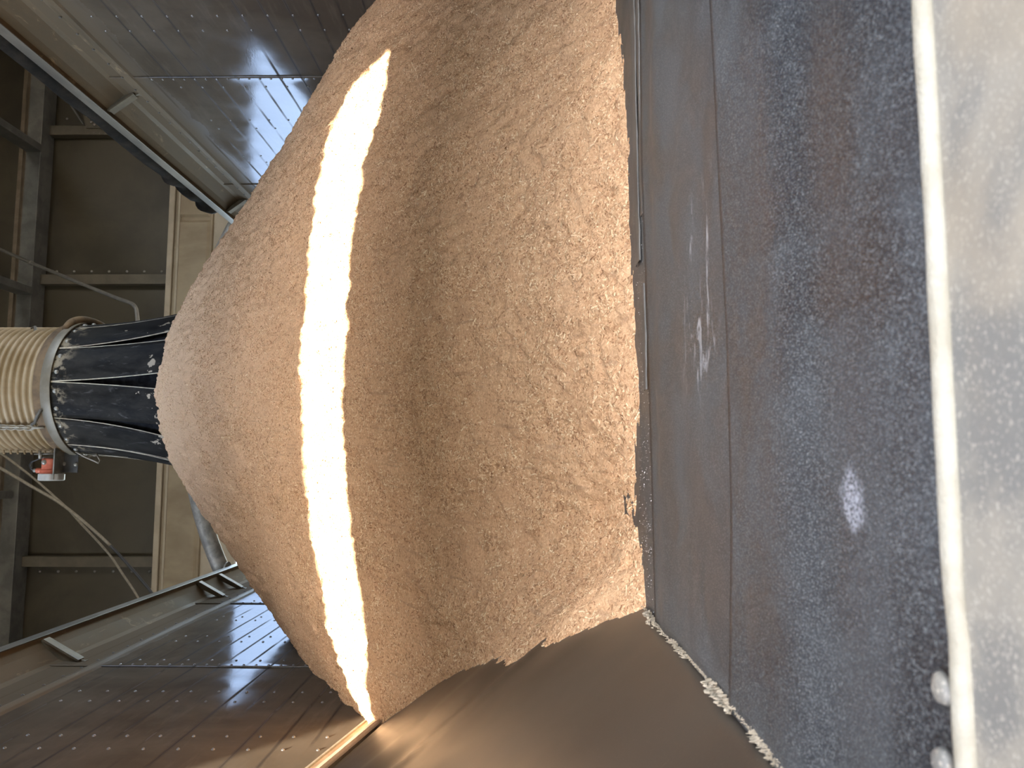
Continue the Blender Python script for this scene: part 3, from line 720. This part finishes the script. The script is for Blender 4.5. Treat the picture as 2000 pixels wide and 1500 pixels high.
for kx in range(12):
    ac = math.radians(-90-15.0+30*kx+1.5); mb = MB(); V = []; nt_, na_ = 16, 8
    lean = (-.034, .016, .050, .035, .01, -.01, .012, -.01, .01, -.012, -.05, -.062)[kx]; zb = 1.70
    for i in range(nt_+1):
        t = i/nt_; r = skr(t)+.006*math.sin(3*t+kx)*t
        for j in range(na_+1):
            u = (j/na_*2-1); ang = ac+lean*t*2+u*HW/r
            V.append((SX+r*math.cos(ang), SY+r*math.sin(ang), skz(t, zb)))
    mb.add(V, [(i*(na_+1)+j, i*(na_+1)+j+1, (i+1)*(na_+1)+j+1, (i+1)*(na_+1)+j) for i in range(nt_) for j in range(na_)])
    st = mb.build('skirt_strip', m_strip, spt, True, solid=.009)
    for j0 in ((0, na_) if kx % 3 else (na_,)):
        e = []
        for i in range(nt_+1):
            v = np.array(V[i*(na_+1)+j0]); d = v-np.array([SX, SY, v[2]]); e.append(v+d/np.linalg.norm(d)*.003)
        MB().tube(e, .0027, 6).build('strip_edge', m_strip_edge, st, True)
    for u in (-.48, .48):
        ang = ac+u*HW/.36; r = skr(.05)+.005
        o = link('strip_bolt', bolt2, st, (SX+r*math.cos(ang), SY+r*math.sin(ang), ZR-.026)); o.rotation_euler = Vector((math.cos(ang), math.sin(ang), 0)).to_track_quat('Z', 'Y').to_euler()
# the tie chains beside the hose with their hooks and eye rods
def chain(name, pts, nl):
    mb = MB(); pts = [np.array(p) for p in pts]
    for i in range(nl):
        f = (i+.5)/nl*(len(pts)-1); a = int(f); c = pts[a]*(1-(f-a))+pts[min(a+1, len(pts)-1)]*(f-a)
        loop = []
        for t in np.linspace(0, 2*math.pi, 13):
            u, v = math.cos(t)*.027, math.sin(t)*.011
            loop.append(c+np.array([0, 0, u])+(np.array([v, 0, 0]) if i % 2 else np.array([0, v, 0])))
        mb.tube(loop, .004, 6, False)
    return mb.build(name, m_wire, spt, True)
for px, py, yy in ((40, 648, 4.18), (30, 835, 4.00)):
    top = at_y(-60, py-2, yy); bot = at_y(62, py+1, yy)
    ch = chain('tie_chain', [top, bot], 14)
    e0, e1 = at_y(62, py+1, yy), at_y(102 if py < 700 else 86, py-2 if py < 700 else py, yy)
    MB().tube([e0, e1], .0062, 8).build('tie_rod', m_wire, ch, True)
    h = at_y(70, py-6, yy); h2 = at_y(80, py+(34 if py < 700 else -34), yy-.06)
    MB().tube([h+np.array([0,0,.022]), h+np.array([.009,-.009,.0]), (h+h2)/2+np.array([0,-.015,0]), h2], .008, 8).build('tie_hook', m_conduit, ch, True)
# hose clamp tails on the left side, one per rib
for i in range(16):
    a = math.radians(-168+i*.4); zc = ZR+.113+i*.0365
    MB().bar((SX+.348*math.cos(a), SY+.348*math.sin(a), zc), (SX+.372*math.cos(a), SY+.372*math.sin(a), zc-.009), .010, .007).build('clamp_tail', m_hose, spt)
# bent wires below the ring
MB().tube([at_y(*q, 4.19) for q in ((136,880),(150,883),(165,892),(184,900),(192,904),(196,899),(188,886))], .0055, 8).build('bent_wire', m_wire, spt, True)
MB().tube([at_y(*q, 4.21) for q in ((152,886),(186,887),(215,890),(250,893))], .0026, 6).build('bent_wire', m_wire, spt, True)

# ------------------------------------------------------------------ level sensor
YS = 4.165; Q = .728
sc_ = at_y(98, 912, YS)
sn = thing('level_sensor', tuple(sc_), 'small orange level sensor with light grey cap on a dark bracket beside the loading hose', 'sensor')
def xlathe(prof, c, n=28):
    mb = MB(); m = len(prof); V = []; F = []
    for t in np.linspace(0, 2*math.pi, n, endpoint=False): V += [(c[0]+u, c[1]+r*math.cos(t), c[2]+r*math.sin(t)) for u, r in prof]
    for i in range(n):
        k2 = (i+1) % n
        for j in range(m-1): F.append((i*m+j, k2*m+j, k2*m+j+1, i*m+j+1))
    return mb.add(V, F)
ca = at_y(97, 925, YS)
body = xlathe([(u*Q, r*Q) for u, r in ((.112,0),(.112,.050),(.104,.056),(.03,.056),(.026,.064),(0,.066),(0,0))], ca).build('housing', m_orange, sn, True, angle=35)
cc = at_y(101, 925, YS)
cp_ = MB(); n = 40; V = []; F = []
pf = [(u*Q, r*Q) for u, r in ((0,0),(0,.080),(-.004,.088),(-.046,.088),(-.052,.080),(-.052,0))]
for i, t in enumerate(np.linspace(0, 2*math.pi, n, endpoint=False)):
    kn = .003 if i % 4 < 2 else 0
    V += [(cc[0]+u, cc[1]+(r-kn*(r > .055))*math.cos(t), cc[2]+(r-kn*(r > .055))*math.sin(t)) for u, r in pf]
m_ = len(pf)
for i in range(n):
    k2 = (i+1) % n
    for j in range(m_-1): F.append((i*m_+j, k2*m_+j, k2*m_+j+1, i*m_+j+1))
cp_.add(V, F).build('cap', m_cap, sn, True, angle=35)
g0, g1, g2 = at_y(84, 919, YS), at_y(72, 919, YS), at_y(66, 919, YS)
MB().tube([g0, g1], .0146, 14).build('cable_gland', m_orange, sn, True)
MB().tube([g1, g2], .0102, 12).build('gland_nut', m_bolt, sn, True)
p0 = at_y(86, 903, YS-.040); MB().lathe([(0,.010),(.009,.0095),(.0124,.0044),(.0146,0)], (0,0), 12).build('plug', m_bolt, sn, True); 
plug = D.objects['plug']; plug.location = p0; plug.rotation_euler = (math.pi/2, 0, 0)
MB().tube([at_y(*q, YS) for q in ((66,919),(60,915),(58,908),(62,902),(72,898),(84,893))], .0047, 8).build('sensor_cable', m_black_cable, sn, True)
b0, b1 = at_y(117, 884, YS), at_y(117, 936, YS)
MB().box(b1[0], b0[0]+.022, YS-.05, YS+.05, b0[2]-.0036, b0[2]+.0036).build('bracket_plate', m_pipe, sn)
q0, q1 = at_y(119, 882, YS+.036), at_y(151, 923, YS+.036)
MB().box(q1[0], q0[0], YS+.036, YS+.042, q1[2], q0[2]).build('bracket_plate', m_bracket, sn)
for q in ((125,906),(148,907)):
    o = link('bracket_bolt', bolt2, sn, at_y(q[0], q[1], YS+.0355), (math.pi/2, 0, 0))
for q in ((67,887,117,886),(80,894,112,893)):
    MB().tube([at_y(q[0], q[1], YS), at_y(q[2], q[3], YS)], .0044, 8).build('mounting_rod', m_pipe, sn, True)
for q in ((78,880,78,896),(111,884,111,898)):
    MB().tube([at_y(q[0], q[1], YS-.01), at_y(q[2], q[3], YS-.01)], .0073, 8).build('mounting_bolt', m_bolt, sn, True)

# ------------------------------------------------------------------ ropes, conduit, tarp roll
def curve(pts, n=6):
    pts = [np.array(p) for p in pts]; out = []
    for i in range(len(pts)-1):
        p0, p1, p2, p3 = pts[max(i-1,0)], pts[i], pts[i+1], pts[min(i+2, len(pts)-1)]
        for t in np.linspace(0, 1, n, endpoint=False):
            out.append(.5*((2*p1)+(-p0+p2)*t+(2*p0-5*p1+4*p2-p3)*t*t+(-p0+3*p1-3*p2+p3)*t**3))
    return out+[pts[-1]]
A = [((-150,830),7.4),((0,914),7.6),((60,949),7.7),((125,988),7.8),((198,1049),7.9),((244,1096),8.0),((296,1157),8.1),((350,1230),8.2)]
B = [((-120,800),7.8),((34,909),7.9),((122,984),8.0),((156,1020),8.0),((211,1080),8.1),((240,1122),8.15),((269,1166),8.2),((310,1240),8.3)]
rp = thing('hanging_cable', tuple(at_y(296,1157,8.1)), 'dusty cable turning black at its lower end, slanting across the dark far wall', 'cable')
pa = curve([at_y(*q, d) for q, d in A])
s1 = next(i for i, p in enumerate(pa) if p[2] < at_y(215,1065,7.95)[2])
MB().tube(pa[:s1+1], .015, 8).build('dusty_length', m_rope, rp, True)
end = [pa[-1], pa[-1]+np.array([-.35,.1,-1.2]), np.array([pa[-1][0]-.5, 8.3, GROUND+.02])]
MB().tube(pa[s1:]+curve(end)[1:], .014, 8).build('black_length', m_black_cable, rp, True)
pb_ = curve([at_y(*q, d) for q, d in B])
endb = [pb_[-1], pb_[-1]+np.array([-.3,.1,-1.2]), np.array([pb_[-1][0]-.45, 8.5, GROUND+.02])]
tag(MB().tube(pb_+curve(endb)[1:], .012, 8).build('hanging_rope', m_rope, None, True), 'thin pale rope crossing the dark wall beside the cable that turns black', 'rope')
cd = thing('conduit_pipe', tuple(at_y(60,513,8.2)), 'thin grey conduit slanting down across the wall to the back of the rubber skirt', 'conduit')
cpts = [at_y(*q, d) for q, d in (((-90,448),9.0),((0,487),8.7),((60,513),8.5),((120,538),8.1),((180,563),7.7),((235,585),7.3))]
MB().tube(curve(cpts)+curve([at_y(235,585,7.3), at_y(255,592,7.15), at_y(264,600,7.1), at_y(267,612,7.08), at_y(270,640,7.0), at_y(276,700,6.8)])[1:], .019, 10).build('pipe', m_conduit, cd, True)
c = at_y(60,513,8.5); dv = at_y(120,538,8.1)-c; dv /= np.linalg.norm(dv)
MB().tube([c-dv*.03, c+dv*.03], .027, 12).build('coupling', m_conduit, cd, True)
tp = []
for y in np.linspace(.3, 5.35, 90): tp.append((XFR+.075+.006*pnoise(Vector((y*3,0,0))), y, ZF1+.082+.008*pnoise(Vector((y*2.2,5,0)))+(.012 if y > 4.7 else 0)*math.sin(y*40)))
tag(MB().tube(tp, [.060+.006*pnoise(Vector((y[1]*4,9,0)))+(.012*math.sin(y[1]*23) if y[1] > 4.7 else 0) for y in tp], 16).build('rolled_tarp', m_tarp, None, True), 'black rolled up tarp lying along the top of the right hand trailer rail', 'tarp')

# ------------------------------------------------------------------ dust
mb = MB(); rd = random.Random(3)
def blob(mb, c, r, h):
    n_ = 9; b = len(mb.v); ph = rd.random()*6
    for L_, (sc, zz) in enumerate(((1,0),(.8,.5),(.4,.9))):
        for j in range(n_):
            t = 2*math.pi*j/n_; rr = r*sc*(1+.35*math.sin(3*t+ph)+.2*math.sin(5*t+2*ph)); mb.v.append((c[0]+rr*math.cos(t), c[1]+rr*math.sin(t), c[2]+h*zz))
    mb.v.append((c[0], c[1], c[2]+h))
    for L_ in range(2):
        for j in range(n_): mb.f.append((b+L_*n_+j, b+L_*n_+(j+1) % n_, b+(L_+1)*n_+(j+1) % n_, b+(L_+1)*n_+j))
    for j in range(n_): mb.f.append((b+2*n_+j, b+2*n_+(j+1) % n_, b+3*n_))
def valley(px): return 1145+(px-1222)*(1500-1145)/(1540-1222)
amount = lambda px: .45 if px < 1265 else (1.5 if px < 1290 else (1.0 if px < 1345 else (.45 if px < 1385 else (1.9 if px < 1440 else (.8 if px < 1475 else 1.5)))))
px = 1224.0
while px < 1600:
    am = amount(px); s = .2*1510/(px-1020)/1510
    for _ in range(6):
        off = rd.uniform(-3, 9)*am*(1.6 if rd.random() < .25 else 1); py = valley(px)+rd.uniform(-1, 2)+off*.35
        c = at_z(px-off*.55, py, ZS+.001)
        # climb onto the side slope when left of the valley line
        z = ZS-.006 if c[0] > VX else VZ+1.06*(VX-c[0])-.004
        c = at_z(px-off*.55, py, z) if z < -.02 else c
        blob(mb, c, rd.uniform(.5, 1.9)*am*s, rd.uniform(.002, .005)*min(am, 1.3))
    px += 1.5
tag(mb.build('dust_ridge', m_dust, None, True), 'ragged line of pale dust caught in the corner between the rubber liner and the left slope', 'dust', kind='stuff')
mb = MB()
for i in range(9000):
    y = .40+1.0*rd.random()**1.25; x = -.24+.95*rd.random()
    if rd.random() > (1.0 if x < .15 else .55): continue
    if x > .62*y+.05: continue
    r = rd.uniform(.00025, .0007)*(1.7 if rd.random() < .05 else 1); a = rd.random()*3.14; el = rd.uniform(.9, 1.6)
    z = ZS-.010+(.0042 if y < seam(x) else .001)+.0028*pnoise(Vector((x*3.0, y*4, 1)))+(.0040*math.exp(-((y-.60-.03*x)/.055)**2)-.006*math.exp(-((y-.535-.02*x)/.05)**2))+.006*math.exp(-((y-1.13)/.05)**2)
    ux, uy = math.cos(a)*r*el, math.sin(a)*r*el; vx, vy = -math.sin(a)*r, math.cos(a)*r
    mb.add([(x-ux, y-uy, z), (x+vx, y+vy, z), (x+ux, y+uy, z+r*.6), (x-vx, y-vy, z), (x, y, z+r*1.5)], [(0,1,4),(1,2,4),(2,3,4),(3,0,4)])
tag(mb.build('dust_flakes', m_flake, None), 'scattered pale specks of dust lying on the black rubber liner', 'dust', kind='stuff')
